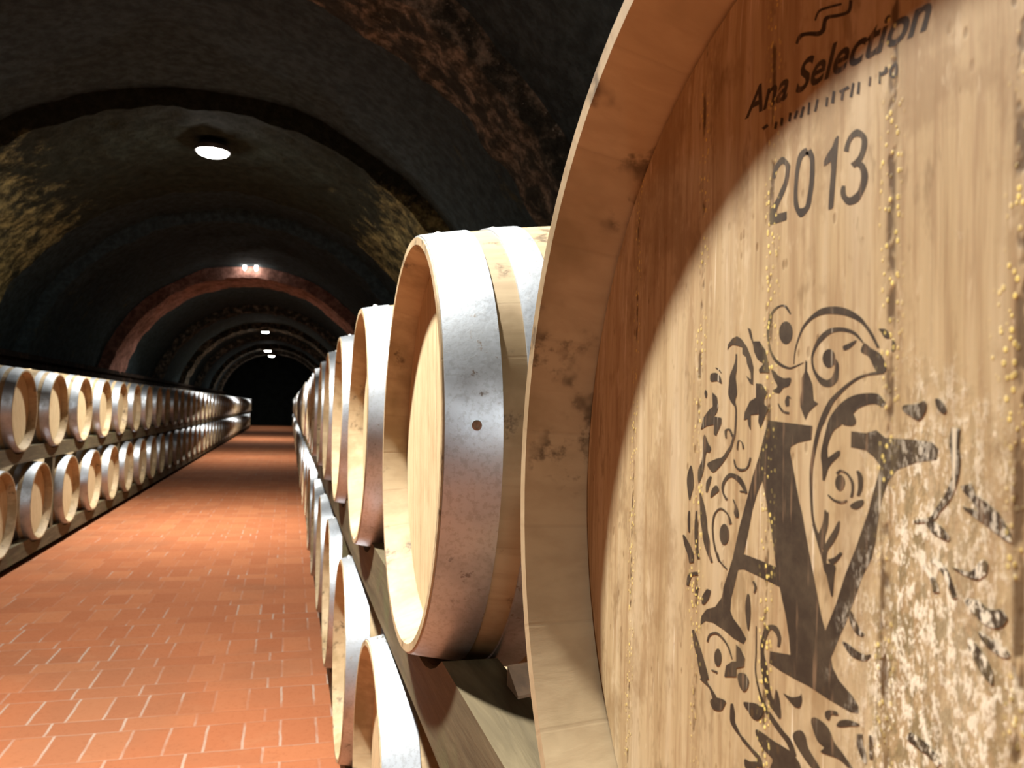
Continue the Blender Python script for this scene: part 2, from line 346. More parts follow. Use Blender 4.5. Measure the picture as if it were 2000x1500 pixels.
# ink drawing on the nearest barrel head, in millimetres from its centre (s = brush stroke edges, c = curved outline, p = straight outline)
ART = {"year":[["s",[[33.4,148.6,35.8,149.5],[32.6,150.9,35.2,152.0],[30.5,153.0,33.2,154.9],[28.2,153.4,28.3,156.5],[26.4,152.0,23.3,151.9],[26.1,149.6,23.3,148.7],[27.1,145.8,24.3,144.6],[29.8,142.7,26.5,141.1],[32.5,139.5,29.4,137.9],[35.8,136.9,31.8,135.0],[37.8,133.5,33.3,131.8]]],["p",[[37.5,134.6],[37.3,129.8],[33.8,129.1],[24.8,128.9],[24.9,132.5],[30.3,132.9],[34.2,133.1]]],["s",[[13.2,153.4,8.9,153.9],[10.0,150.6,6.9,150.2],[9.5,145.8,6.5,145.0],[9.9,140.2,6.9,139.3],[11.0,135.4,8.0,134.3],[12.4,131.7,9.6,130.1],[15.3,131.6,15.2,127.8],[16.5,132.5,19.4,132.6],[17.5,137.2,20.2,137.8],[17.4,142.1,19.9,142.8],[16.5,147.7,19.2,148.6],[14.6,151.6,17.8,153.2],[12.4,152.3,15.3,155.2],[10.0,151.9,12.1,155.4]]],["p",[[-7.3,154.1],[-7.9,153.5],[-7.0,144.7],[-6.0,134.0],[-5.3,127.6],[-4.7,126.7],[-2.5,126.7],[-2.3,127.8],[-2.8,134.0],[-3.7,142.4],[-3.4,145.2],[-0.9,144.6],[0.9,144.5],[0.9,146.5],[-0.8,148.5],[-4.2,150.8],[-5.8,153.4]]],["s",[[-13.7,145.8,-10.9,147.0],[-14.2,148.2,-11.9,149.5],[-16.3,150.2,-14.2,152.1],[-18.4,150.0,-18.4,152.9],[-20.2,149.0,-22.8,149.3],[-20.8,146.8,-23.8,145.7],[-19.9,143.9,-22.6,142.5],[-18.1,142.1,-20.6,140.1],[-14.8,141.1,-16.9,138.9]]],["s",[[-17.2,139.5,-19.1,141.3],[-19.5,138.3,-22.3,138.8],[-20.7,135.4,-24.3,134.6],[-20.3,132.4,-23.7,131.0],[-19.0,129.9,-21.7,128.2],[-16.3,128.8,-19.0,125.8],[-14.5,128.7,-13.7,126.0],[-12.8,129.8,-10.1,129.5],[-12.2,131.6,-9.3,132.3],[-12.1,133.6,-10.2,134.2]]]],"brand":[["s",[[-12.9,203.7,-14.9,202.5],[-12.0,200.1,-13.6,198.5],[-6.6,201.3,-7.2,199.7],[1.4,203.8,-0.4,201.8],[3.6,200.1,1.0,198.1],[6.0,200.1,5.0,197.7],[11.7,202.5,11.3,200.7],[17.9,204.2,16.0,202.1],[20.5,201.6,18.9,200.4]]],["s",[[-8.5,204.6,-8.8,203.6],[-1.1,207.0,-1.5,205.8],[5.6,208.4,4.5,207.1],[8.1,205.6,7.0,204.8]]],["s",[[42.9,172.6,44.5,174.2],[39.0,173.1,40.5,174.7]]],["s",[[33.2,169.8,35.3,170.8],[32.1,172.6,34.2,173.5]]],["s",[[28.7,169.7,30.8,170.5],[28.2,173.0,30.0,173.8]]],["s",[[23.0,169.5,24.8,170.3],[22.3,173.2,24.2,173.9]]],["s",[[19.5,169.5,21.1,170.4],[17.4,172.2,19.2,173.2]]],["s",[[15.2,168.5,17.1,169.4],[13.3,172.4,15.0,173.3]]],["s",[[10.3,168.2,11.8,168.7],[9.8,173.0,11.2,173.5]]],["s",[[6.1,167.8,7.5,168.5],[4.5,172.2,5.9,172.9]]],["s",[[-1.0,167.4,0.5,168.1],[-1.5,170.9,-0.1,171.5]]],["s",[[-4.9,167.2,-3.0,168.0],[-5.6,171.7,-3.9,172.5]]],["s",[[-10.1,166.5,-8.6,167.2],[-10.9,170.1,-9.4,170.8]]],["s",[[-8.5,169.8,-7.7,171.0],[-13.8,169.7,-12.9,171.1]]],["s",[[-15.3,165.7,-13.8,166.4],[-16.5,170.6,-15.3,171.3]]],["s",[[-19.3,165.4,-17.7,166.1],[-19.6,169.9,-18.4,170.4]]],["s",[[-25.1,166.2,-23.9,166.8],[-25.5,169.4,-24.4,169.9]]],["s",[[-30.3,165.0,-29.2,165.5],[-30.5,169.3,-29.4,169.8]]],["s",[[-30.3,167.6,-29.6,168.6],[-33.6,167.7,-31.9,169.2],[-33.5,169.9,-32.4,170.4]]],["s",[[-36.1,165.3,-34.6,165.9],[-35.9,167.7,-34.6,168.6],[-38.4,169.1,-37.5,170.0]]],["s",[[-36.2,164.5,-35.4,165.6],[-38.4,164.9,-37.2,165.7],[-38.6,168.5,-37.3,169.1]]]],"mono":[["p",[[35.8,45.3],[5.6,43.7],[6.1,38.3],[14.7,36.8],[19.5,35.0],[20.1,32.9],[18.6,28.7],[13.5,13.4],[11.6,9.5],[7.1,-4.2],[2.8,-16.2],[-1.3,-27.8],[-3.8,-32.8],[-9.2,-35.3],[-7.3,-42.3],[-8.4,-45.2],[-12.1,-48.7],[-19.4,-51.8],[-22.6,-54.2],[-22.7,-56.8],[-18.3,-57.9],[-6.2,-57.6],[5.8,-56.7],[14.1,-56.9],[24.6,-56.7],[32.4,-56.0],[32.2,-51.0],[17.8,-48.3],[19.0,-41.5],[21.4,-33.4],[24.0,-27.7],[25.8,-23.2],[28.6,-15.5],[31.5,-4.5],[33.9,3.9],[39.6,19.4],[42.6,29.5],[38.8,38.9]]],["p",[[-3.8,-33.1],[-9.8,-21.6],[-14.8,-9.7],[-20.1,0.5],[-26.5,14.4],[-29.5,23.1],[-32.4,30.8],[-29.3,33.6],[-24.9,35.9],[-17.0,36.6],[-17.1,42.4],[-24.8,42.0],[-30.2,43.2],[-34.5,40.7],[-49.5,40.6],[-55.6,40.1],[-58.2,38.2],[-57.5,34.7],[-49.6,33.5],[-44.9,31.9],[-40.2,30.2],[-36.2,26.0],[-33.3,19.7],[-31.5,12.0],[-30.3,4.5],[-28.6,-1.3],[-23.5,-9.4],[-20.4,-16.5],[-17.8,-21.7],[-15.6,-26.9],[-12.4,-32.2],[-7.9,-40.9]]],["p",[[38.8,38.9],[40.2,21.2],[39.6,19.4],[43.6,13.3],[47.0,5.9],[49.4,-2.2],[53.0,-13.6],[58.0,-22.3],[60.0,-27.7],[63.5,-36.6],[63.9,-42.0],[61.6,-44.6],[55.0,-47.5],[50.2,-50.9],[52.4,-53.8],[60.8,-53.6],[69.8,-52.1],[79.2,-51.4],[86.5,-52.4],[91.7,-55.9],[90.6,-51.0],[85.8,-46.6],[77.7,-43.5],[71.7,-37.7],[70.4,-32.7],[66.2,-24.8],[62.8,-18.1],[57.6,-3.3],[51.2,11.3],[47.4,20.6],[42.6,29.5]]],["p",[[53.8,-14.5],[50.5,-14.5],[39.7,-14.8],[28.6,-15.4],[25.5,-23.0],[33.2,-22.5],[42.1,-21.8],[53.2,-21.1],[58.0,-22.3]]]],"scroll":[["s",[[20.7,89.3,21.6,89.1],[23.9,92.9,25.0,92.2],[28.3,93.8,27.9,93.0],[33.1,92.7,31.8,91.8],[36.4,90.0,34.6,89.4],[38.0,85.6,36.0,85.2],[38.0,81.8,36.4,81.7],[36.5,76.1,35.1,76.2],[32.8,70.9,31.0,71.5],[27.4,67.9,26.3,68.9],[21.5,66.5,21.4,67.4],[17.7,67.0,18.2,67.7],[11.6,68.6,11.9,69.0]]],["c",[[19.5,81.4],[20.0,79.0],[21.7,77.4],[24.1,77.0],[26.5,77.8],[28.3,79.7],[29.1,82.2],[28.5,84.5],[26.7,86.1],[24.3,86.5],[21.9,85.7],[20.1,83.8]]],["s",[[18.0,68.4,18.6,68.4],[17.7,71.5,18.4,71.5],[16.8,74.8,17.7,75.0],[14.8,78.8,15.9,79.1],[11.4,82.8,12.8,83.5],[5.9,85.7,7.5,87.0],[-0.3,86.7,1.0,89.2],[-6.7,86.2,-6.8,89.1],[-13.0,84.9,-14.2,87.3],[-19.4,82.5,-20.9,83.9],[-23.1,80.1,-24.5,80.7],[-26.7,76.3,-28.1,76.7],[-30.1,71.6,-31.3,71.9]]],["c",[[-23.5,74.0],[-27.0,72.0],[-32.2,69.3],[-34.8,64.7],[-33.6,63.0],[-30.2,63.4],[-28.0,65.9],[-25.8,69.0],[-21.7,71.1]]],["s",[[-23.3,74.2,-22.7,73.9],[-19.4,77.9,-18.4,77.1],[-15.0,79.9,-14.4,78.6],[-8.8,81.0,-9.0,79.4],[-2.7,80.7,-4.2,78.8],[2.4,78.2,-0.0,76.7],[5.2,75.1,3.3,74.4],[7.0,70.9,5.7,70.8],[6.3,66.4,5.0,66.5],[3.9,62.6,2.0,63.4],[0.3,59.5,-1.7,61.7],[-5.0,58.8,-3.6,61.6],[-9.0,61.0,-5.5,62.4],[-9.7,64.8,-7.2,65.0],[-9.3,67.7,-7.0,67.3],[-7.3,69.7,-5.0,68.6]]],["c",[[-7.6,69.4],[-7.2,67.7],[-5.8,66.4],[-3.9,66.0],[-2.0,66.6],[-0.6,68.0],[-0.0,69.8],[-0.5,71.6],[-1.9,72.8],[-3.8,73.2],[-5.7,72.6],[-7.1,71.2]]],["s",[[-12.2,72.3,-11.7,73.5],[-13.4,72.1,-12.4,73.9],[-15.5,72.6,-14.1,74.3],[-18.1,73.9,-17.0,75.0],[-19.4,75.1,-18.9,75.5]]],["p",[[10.7,69.7],[9.6,69.0],[9.7,65.6],[8.6,64.2],[6.1,60.1],[5.1,53.8],[2.2,52.4],[4.8,51.1],[8.0,49.1],[10.1,45.9],[11.8,48.4],[13.6,51.4],[13.9,54.2],[12.9,57.6],[13.0,62.7],[11.1,65.0]]],["c",[[34.3,66.6],[31.7,66.1],[29.2,64.3],[24.9,63.0],[20.2,62.9],[21.3,59.8],[25.4,58.8],[28.4,56.7],[33.1,57.9],[29.7,59.6],[32.3,62.9]]],["s",[[21.1,51.5,23.4,51.3],[21.1,53.4,24.1,53.6],[21.2,54.7,22.3,55.8],[20.1,54.4,19.8,54.7]]],["s",[[29.2,52.4,28.6,52.6],[27.6,50.1,26.4,50.6],[24.9,48.5,24.2,49.4],[21.1,48.1,20.9,49.1]]],["c",[[-30.8,78.4],[-34.2,78.0],[-36.1,76.0],[-35.5,74.6],[-33.4,75.4],[-32.1,77.0]]],["c",[[-37.5,74.2],[-38.9,72.9],[-38.8,70.6],[-37.2,70.1],[-37.2,72.2]]],["s",[[-33.4,63.8,-33.7,62.8],[-30.1,63.6,-30.3,62.5],[-25.3,63.1,-25.6,62.3],[-20.2,62.1,-20.9,61.2],[-14.5,59.8,-15.6,58.8],[-9.0,56.8,-10.7,55.7],[-4.2,53.6,-6.7,52.5],[-0.5,49.0,-3.5,48.1],[1.9,44.9,-1.0,44.2]]],["s",[[-1.8,50.1,-4.3,49.5],[0.5,46.8,-2.2,46.1],[2.7,43.2,0.1,42.8],[5.1,35.9,2.8,35.7],[6.8,28.0,4.8,28.0],[6.9,21.6,5.1,21.7],[6.2,13.1,4.7,13.3],[5.0,6.8,3.6,7.2],[2.3,1.7,0.7,2.3],[-0.4,-0.9,-2.0,-0.1]]],["s",[[-34.7,52.6,-33.1,51.2],[-30.9,55.7,-29.3,52.3],[-24.0,56.1,-25.0,51.9],[-16.9,55.1,-20.7,50.6],[-10.2,52.0,-16.7,47.8],[-4.9,47.2,-11.0,44.3],[-2.8,42.9,-6.9,41.9],[-0.8,37.1,-4.0,36.8],[0.2,32.6,-3.8,32.8],[-0.6,28.5,-4.5,28.8],[-1.0,23.2,-2.3,23.2]]],["c",[[-10.1,35.1],[-10.7,33.3],[-6.4,30.1],[-1.9,26.1],[-0.5,32.7],[-3.1,31.6]]],["c",[[-16.5,49.9],[-19.5,46.4],[-17.8,44.4],[-11.7,45.0],[-11.6,48.7]]],["c",[[-14.0,23.5],[-13.6,22.0],[-12.6,20.8],[-11.3,20.2],[-9.9,20.5],[-8.8,21.5],[-8.4,23.0],[-8.8,24.5],[-9.8,25.7],[-11.2,26.2],[-12.5,26.0],[-13.6,25.0]]],["s",[[-9.8,25.9,-8.8,26.7],[-11.5,27.1,-11.4,28.1],[-14.7,26.5,-15.5,27.1],[-17.1,24.0,-18.5,24.5],[-17.5,21.1,-18.9,21.2],[-16.8,18.5,-18.3,18.5]]],["s",[[-4.1,17.8,-4.7,18.3],[-7.6,16.0,-8.2,16.8],[-12.3,15.6,-12.3,16.6],[-15.5,16.8,-15.1,17.5]]],["s",[[-20.0,28.2,-21.4,28.6],[-20.9,25.9,-23.4,26.4],[-21.1,22.3,-23.4,22.3],[-20.4,19.5,-21.8,19.4]]],["c",[[-16.8,15.3],[-20.0,17.4],[-24.0,18.3],[-23.5,16.3],[-20.1,14.5]]],["s",[[-2.4,12.1,-3.4,12.2],[-1.6,7.2,-4.4,7.3],[1.1,2.4,-2.0,2.2]]],["s",[[5.0,5.7,3.9,6.0],[2.8,1.4,1.4,1.8],[0.5,-3.2,-1.1,-2.7],[-1.8,-7.7,-3.4,-7.1],[-2.7,-11.0,-4.8,-10.3]]],["s",[[-2.2,11.3,-4.9,11.6],[-2.2,6.2,-4.6,6.3],[0.4,1.3,-2.9,1.5],[-0.5,-3.0,-3.3,-2.4]]],["s",[[-10.6,9.1,-11.5,9.0],[-7.8,5.2,-10.7,4.9],[-4.5,1.1,-7.8,0.5],[-2.0,-3.1,-4.6,-3.1],[-1.8,-8.2,-3.9,-7.9]]],["s",[[-12.0,-2.0,-13.2,-2.4],[-8.6,-4.6,-10.4,-5.6],[-4.7,-6.1,-6.9,-8.1]]],["c",[[-2.6,-8.1],[-9.0,-7.6],[-8.6,-11.7],[-7.9,-19.0],[-6.6,-18.3],[-4.3,-12.6],[-2.6,-10.2]]],["s",[[-16.6,-22.9,-18.4,-22.0],[-18.0,-26.7,-21.1,-25.0],[-20.9,-29.4,-23.2,-27.5],[-24.4,-29.6,-25.4,-28.3]]],["c",[[-13.7,-34.3],[-16.7,-34.1],[-22.0,-35.3],[-26.0,-35.4],[-28.7,-34.4],[-27.1,-36.8],[-23.7,-38.0],[-19.1,-38.0],[-15.6,-36.3]]],["s",[[25.0,-47.2,26.9,-47.7],[24.4,-42.8,27.0,-43.9],[27.7,-39.4,30.1,-41.8],[34.9,-41.3,32.3,-42.4],[38.1,-46.4,34.6,-46.1],[39.3,-51.6,36.4,-50.9],[38.8,-55.3,35.9,-54.3],[38.8,-59.1,34.0,-57.3],[36.8,-64.9,32.5,-63.1],[34.2,-69.6,30.8,-67.9],[31.7,-73.1,27.6,-70.4],[28.9,-74.4,24.1,-71.3],[24.9,-76.2,23.5,-75.4]]],["c",[[27.4,-65.2],[25.1,-67.5],[24.2,-72.1],[28.0,-74.3],[28.8,-71.0]]],["s",[[43.0,-43.4,42.3,-43.2],[42.9,-54.6,41.9,-54.3],[43.1,-63.1,42.0,-62.6],[40.1,-70.5,38.7,-69.8],[36.0,-76.2,33.5,-74.6],[30.1,-79.6,27.2,-77.5],[24.5,-82.0,21.8,-79.8],[19.5,-83.9,16.3,-81.6],[15.5,-87.7,12.8,-86.0]]],["c",[[22.1,-65.0],[16.9,-64.7],[11.2,-62.3],[10.5,-60.8],[9.8,-63.5],[11.1,-66.7],[14.6,-67.6],[19.1,-66.3]]],["c",[[48.5,-78.4],[41.7,-76.0],[36.3,-76.8],[37.4,-80.5],[42.4,-83.2],[46.7,-82.4]]],["c",[[41.8,-87.1],[37.3,-86.3],[28.4,-86.5],[20.8,-86.1],[14.2,-86.4],[10.5,-90.8],[29.7,-99.0],[29.0,-94.3],[35.4,-92.9],[40.5,-90.3]]],["c",[[13.7,-77.0],[10.2,-75.3],[7.4,-76.1],[5.2,-80.2],[-2.2,-84.9],[2.4,-86.9],[9.3,-84.4],[14.3,-81.3],[15.4,-79.2]]],["c",[[3.5,-68.1],[0.1,-66.9],[-6.3,-67.9],[-10.2,-72.0],[-14.5,-73.8],[-20.4,-77.1],[-18.7,-77.9],[-12.7,-76.9],[-6.6,-77.9],[-2.1,-78.5],[-4.0,-76.1],[-0.0,-75.2],[3.4,-70.8]]],["c",[[-4.6,-62.7],[-7.5,-61.1],[-11.2,-60.4],[-11.5,-61.6],[-8.1,-62.5],[-6.9,-64.9],[-4.7,-64.9]]],["c",[[-11.0,-65.4],[-13.1,-62.8],[-18.4,-60.7],[-23.6,-60.5],[-18.4,-62.8],[-13.7,-64.9]]],["s",[[-22.2,-64.2,-25.0,-63.1],[-22.2,-68.2,-25.2,-66.6],[-24.1,-70.9,-26.8,-69.3],[-26.1,-72.9,-27.1,-72.3]]],["s",[[-28.3,-62.2,-30.0,-61.6],[-28.3,-66.0,-30.2,-65.2],[-28.8,-70.2,-30.4,-69.5]]],["p",[[70.5,77.5],[69.9,80.3],[66.0,82.8],[62.1,83.4],[58.2,81.8],[53.7,78.1],[50.5,73.6],[48.2,68.8],[48.3,60.8],[50.7,61.5],[53.9,65.0],[49.9,63.2],[50.3,66.2],[53.4,70.4],[54.2,73.4],[57.3,75.0],[57.4,78.0],[61.3,79.0],[65.9,79.8],[68.5,79.1]]],["s",[[63.1,75.3,61.8,75.2],[63.5,71.9,61.9,71.7],[65.8,68.4,62.0,67.8],[68.0,65.3,62.8,64.8],[68.6,61.3,62.0,61.1],[69.0,57.0,61.4,57.0],[66.6,53.4,62.8,53.8],[63.0,50.7,61.6,50.9],[62.6,46.7,61.2,46.7],[63.1,40.9,61.6,40.8],[63.8,36.7,62.5,36.7]]],["c",[[86.2,64.2],[85.6,66.8],[81.2,67.3],[77.0,65.8],[75.1,62.0],[79.7,63.3],[84.7,63.1]]],["s",[[91.0,59.2,89.9,59.2],[91.5,57.3,88.8,57.4],[90.5,55.3,89.4,55.3]]],["s",[[81.2,69.5,80.8,69.9],[78.5,68.5,77.7,68.9],[75.9,66.9,75.3,67.1]]],["p",[[83.8,58.0],[79.4,55.8],[77.9,51.1],[79.2,48.2],[81.9,46.4],[74.9,45.8],[74.8,43.0],[79.5,37.1],[81.6,37.8],[81.8,42.4],[89.0,41.5],[94.6,39.5],[92.2,45.5],[87.1,49.3],[83.2,51.1]]],["p",[[45.9,61.4],[41.2,61.0],[37.1,57.3],[39.3,54.1],[39.2,52.2],[35.8,50.6],[41.8,41.8],[43.6,44.7],[43.2,47.9],[49.7,47.5],[49.5,40.6],[51.4,42.8],[52.1,45.8],[55.2,45.1],[54.6,48.5],[50.5,53.5],[45.7,55.2]]],["p",[[53.3,86.5],[50.8,85.6],[48.8,80.1],[43.5,79.7],[39.3,75.8],[36.9,70.5],[35.6,65.6],[38.5,65.8],[43.1,65.9],[43.7,67.3],[40.3,69.7],[45.0,71.9],[47.8,75.4],[48.8,78.8],[51.3,82.3]]],["s",[[69.8,36.4,71.1,36.4],[69.7,39.7,71.5,40.1],[67.9,40.0,66.6,40.8],[65.3,37.1,63.8,37.5]]],["s",[[64.0,38.4,62.5,38.2],[66.4,33.4,64.5,33.2],[68.6,31.0,66.0,30.6]]],["c",[[87.3,23.4],[78.1,26.4],[73.2,27.5],[67.8,32.0],[66.2,31.5],[69.2,27.8],[74.7,23.3],[81.2,19.6],[85.1,20.8]]],["c",[[90.4,37.3],[86.8,33.2],[84.1,31.1],[85.8,28.7],[88.8,28.3],[91.5,18.6],[95.8,13.0],[96.5,19.5],[92.7,25.0],[92.1,34.2]]],["c",[[103.5,21.2],[100.8,12.5],[102.9,6.9],[105.2,3.6],[107.9,11.8],[107.1,17.3]]],["s",[[84.4,17.6,82.9,17.4],[88.0,14.4,84.2,14.2],[88.4,9.4,86.9,9.4]]],["c",[[83.7,7.3],[82.6,11.2],[78.5,13.7],[75.9,11.5],[80.0,9.0]]],["s",[[67.5,8.3,69.6,7.5],[71.5,11.2,73.0,10.9],[70.8,15.1,73.1,15.3],[65.9,18.6,67.2,20.2],[60.9,17.7,58.3,19.8],[56.5,15.4,53.6,16.6],[53.0,12.3,51.3,12.8]]],["s",[[57.6,12.6,57.5,13.3],[52.4,12.9,52.4,13.7]]],["s",[[63.5,8.6,62.7,8.9],[61.6,5.6,59.8,6.0],[62.2,2.7,58.3,3.4],[60.5,0.7,58.3,1.2]]],["s",[[63.9,-2.5,66.2,-3.1],[66.9,1.6,68.1,1.0],[73.9,3.6,74.0,2.7],[80.0,0.3,78.5,0.1],[81.9,-4.8,80.4,-4.6],[81.5,-10.3,80.1,-10.0],[79.5,-16.3,77.9,-15.8],[75.5,-21.9,74.1,-21.4]]],["c",[[66.2,-7.7],[66.7,-10.1],[68.1,-12.1],[70.2,-13.1],[72.4,-12.8],[74.0,-11.3],[74.6,-9.0],[74.1,-6.4],[72.6,-4.4],[70.5,-3.5],[68.4,-3.8],[66.8,-5.4]]],["s",[[95.1,8.1,93.4,8.5],[94.0,2.1,89.6,2.9],[93.3,-4.4,87.2,-3.2],[91.3,-9.8,86.2,-8.6],[89.8,-14.8,83.9,-13.3],[86.6,-19.3,83.3,-18.3],[82.3,-23.6,80.4,-22.9]]],["s",[[105.8,-1.9,104.1,-1.7],[106.5,-6.9,103.9,-6.6],[105.4,-12.6,103.7,-12.3]]],["s",[[98.2,-0.9,96.9,-0.8],[99.1,-9.4,95.9,-9.0],[98.3,-17.3,95.6,-16.7],[95.6,-24.3,93.2,-23.7]]],["s",[[111.5,-15.0,109.8,-14.5],[109.3,-19.9,104.0,-18.1],[105.6,-24.1,99.8,-22.4],[103.9,-27.8,99.3,-26.7]]],["s",[[59.9,31.6,60.9,31.6],[59.0,35.5,59.8,35.8],[56.8,34.8,55.9,35.1],[55.9,32.1,54.5,32.4]]],["s",[[63.4,26.9,62.4,27.1],[61.9,23.6,60.7,24.1],[56.8,22.0,56.7,23.2],[51.1,24.0,52.2,24.3],[48.6,28.6,49.9,28.7]]],["s",[[76.9,-18.2,75.6,-17.7],[74.8,-21.5,73.6,-20.9],[68.0,-24.1,67.1,-23.6]]],["s",[[103.8,-39.2,106.5,-39.4],[101.0,-34.0,104.4,-33.3],[94.4,-32.0,95.2,-30.5]]],["s",[[85.5,-36.7,81.8,-36.7],[89.9,-41.2,83.7,-41.0],[90.4,-45.0,88.0,-44.9]]],["s",[[97.2,-38.4,93.7,-37.8],[97.2,-42.6,95.1,-42.2]]],["s",[[83.7,-61.6,85.1,-61.8],[81.4,-58.0,82.7,-57.6],[76.0,-55.9,75.5,-54.7],[70.1,-56.8,68.9,-55.9],[65.5,-59.3,64.2,-58.6],[62.2,-63.2,61.4,-62.8]]],["c",[[71.0,-65.2],[71.3,-67.3],[72.4,-69.2],[74.0,-70.2],[75.7,-70.2],[77.0,-69.1],[77.5,-67.1],[77.1,-64.9],[75.9,-63.1],[74.3,-62.0],[72.7,-62.1],[71.5,-63.3]]],["s",[[80.1,-74.0,79.6,-73.3],[74.7,-73.7,74.0,-72.5]]],["s",[[99.6,-60.2,97.5,-59.4],[97.8,-66.2,92.8,-64.2],[94.5,-71.5,88.8,-69.1],[91.6,-78.2,84.4,-75.0],[88.5,-81.7,82.2,-78.8]]],["p",[[58.4,-55.6],[54.8,-56.4],[51.2,-59.5],[51.8,-63.4],[58.0,-66.1],[57.9,-69.8],[68.2,-73.1],[66.8,-67.6],[61.7,-64.2],[58.1,-63.1]]],["s",[[46.2,-25.0,44.6,-24.4],[44.6,-27.1,42.7,-26.6],[45.1,-29.7,44.1,-29.6]]],["s",[[50.1,-31.3,48.4,-30.9],[51.5,-36.8,47.4,-35.8],[50.7,-41.9,47.3,-41.0],[49.3,-46.7,48.3,-46.4]]],["s",[[91.0,-81.5,85.6,-78.0],[84.8,-82.2,82.8,-80.8],[81.5,-83.1,79.6,-82.0],[78.5,-86.5,74.7,-84.3]]],["c",[[80.0,-87.7],[75.2,-84.9],[67.1,-83.5],[67.1,-85.2],[70.3,-89.1],[77.1,-91.2],[80.3,-89.5]]],["s",[[62.2,-83.2,60.3,-82.5],[62.7,-87.4,58.9,-85.9],[62.2,-91.4,58.5,-89.6],[58.5,-93.5,55.8,-91.7],[54.7,-94.6,53.2,-93.5],[51.8,-95.9,49.9,-94.3],[45.7,-97.3,43.9,-95.8],[41.0,-98.9,38.0,-96.8],[39.4,-102.1,36.1,-100.3]]],["c",[[50.0,-102.9],[45.8,-102.1],[40.0,-100.0],[41.1,-103.3],[48.7,-106.5]]],["c",[[51.3,-78.7],[44.2,-76.8],[37.3,-75.7],[36.1,-77.1],[40.0,-82.3],[45.2,-82.9],[46.4,-81.5],[50.0,-80.8]]],["c",[[56.6,-68.3],[51.1,-66.2],[47.7,-68.0],[48.5,-71.5],[51.5,-74.2],[55.2,-72.8]]],["s",[[-63.4,45.0,-66.8,44.8],[-62.7,39.8,-66.3,40.0],[-63.6,34.8,-66.8,35.1],[-63.8,30.6,-66.3,30.5],[-62.2,26.3,-64.6,25.8],[-60.2,22.9,-62.4,22.1],[-57.4,19.5,-59.1,18.7],[-55.2,16.6,-56.0,15.4],[-48.1,14.3,-48.3,13.6]]],["c",[[-56.7,53.7],[-58.7,53.7],[-61.2,50.9],[-60.5,49.2],[-57.9,50.6]]],["p",[[-67.2,27.5],[-71.2,28.5],[-72.5,25.4],[-76.0,23.9],[-81.0,21.0],[-84.6,16.3],[-85.4,13.3],[-82.5,13.8],[-78.0,16.2],[-73.7,18.1],[-68.9,20.4],[-67.6,21.3],[-73.7,20.7],[-71.3,23.6],[-68.0,25.9]]],["c",[[-52.9,15.3],[-58.3,14.7],[-62.7,11.9],[-61.8,10.1],[-55.6,11.9]]],["c",[[-43.3,51.9],[-49.1,52.3],[-52.4,53.3],[-52.9,50.5],[-50.1,47.0],[-46.3,48.3],[-42.8,50.1]]],["c",[[-68.8,-6.5],[-73.4,-5.4],[-77.9,-7.1],[-81.7,-6.2],[-84.0,-8.2],[-81.2,-11.6],[-76.8,-11.8],[-72.4,-9.8]]],["c",[[-70.7,-17.1],[-74.7,-19.2],[-78.6,-23.5],[-79.2,-28.2],[-75.9,-26.6],[-72.5,-23.1],[-70.4,-19.5]]],["c",[[-74.1,-14.4],[-78.0,-15.1],[-84.4,-17.3],[-83.8,-19.2],[-80.2,-19.0],[-75.8,-17.1]]],["s",[[-55.5,2.6,-57.3,4.3],[-59.9,0.1,-61.9,1.6],[-62.6,-3.4,-64.3,-2.5],[-64.4,-7.2,-66.1,-6.4]]],["s",[[-52.0,0.3,-53.1,1.1],[-55.6,-3.4,-57.4,-2.4],[-56.6,-7.1,-59.1,-6.1]]],["c",[[-64.0,2.4],[-71.1,2.4],[-74.5,6.3],[-77.0,6.3],[-76.7,3.1],[-73.4,0.6],[-68.8,1.0]]],["s",[[-45.5,-56.5,-47.5,-53.7],[-50.0,-57.4,-52.5,-54.1],[-54.7,-58.1,-57.0,-55.5],[-59.0,-59.8,-60.4,-58.3]]]]}
BOLT_A = 1.47
# ------------------------------------------------------------------ the cellar
FZ = -1.21
CX, CZ, RV, RI = -0.81, -0.10, 2.82, 2.64
Y0, Y1 = -6.0, 47.0
ZL = 0.57
XL, XR = -3.36, 1.74
def structure(o): o['kind'] = 'structure'; return o
structure(mesh_obj('floor', [(XL-.4, Y0, FZ), (XR+.4, Y0, FZ), (XR+.4, Y1, FZ), (XL-.4, Y1, FZ)], [(0, 1, 2, 3)], M['floor']))
def grid(name, fn, nu, nv, mat, smooth=True):
    V = [fn(i/nu, j/nv) for i in range(nu+1) for j in range(nv+1)]
    F = [(i*(nv+1)+j, (i+1)*(nv+1)+j, (i+1)*(nv+1)+j+1, i*(nv+1)+j+1) for i in range(nu) for j in range(nv)]
    return mesh_obj(name, V, F, mat, None, smooth)
A0 = math.asin((ZL-CZ)/RV)
def vault_pt(u, v):
    y = Y0+(Y1-Y0)*u; a = A0+(PI-2*A0)*v
    r = RV+.035*noise.noise(Vector((y*1.3, a*4, 0)))+.018*noise.noise(Vector((y*5, a*14, 3)))
    return (CX+r*math.cos(a), y, CZ+r*math.sin(a))
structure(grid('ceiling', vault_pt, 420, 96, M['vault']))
def side(x, s):
    def f(u, v):
        y = Y0+(Y1-Y0)*u; z = FZ+(ZL-FZ)*v
        return (x+s*.02*noise.noise(Vector((y*1.7, z*2.3, 5))), y, z)
    return f
structure(grid('wall_left', side(XL, 1), 200, 14, M['wall']))
structure(grid('wall_right', side(XR, -1), 200, 14, M['wall']))
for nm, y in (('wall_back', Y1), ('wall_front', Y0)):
    structure(mesh_obj(nm, [(XL-.5, y, FZ), (XR+.5, y, FZ), (XR+.5, y, 3.1), (XL-.5, y, 3.1)], [(0, 1, 2, 3)], M['dark']))
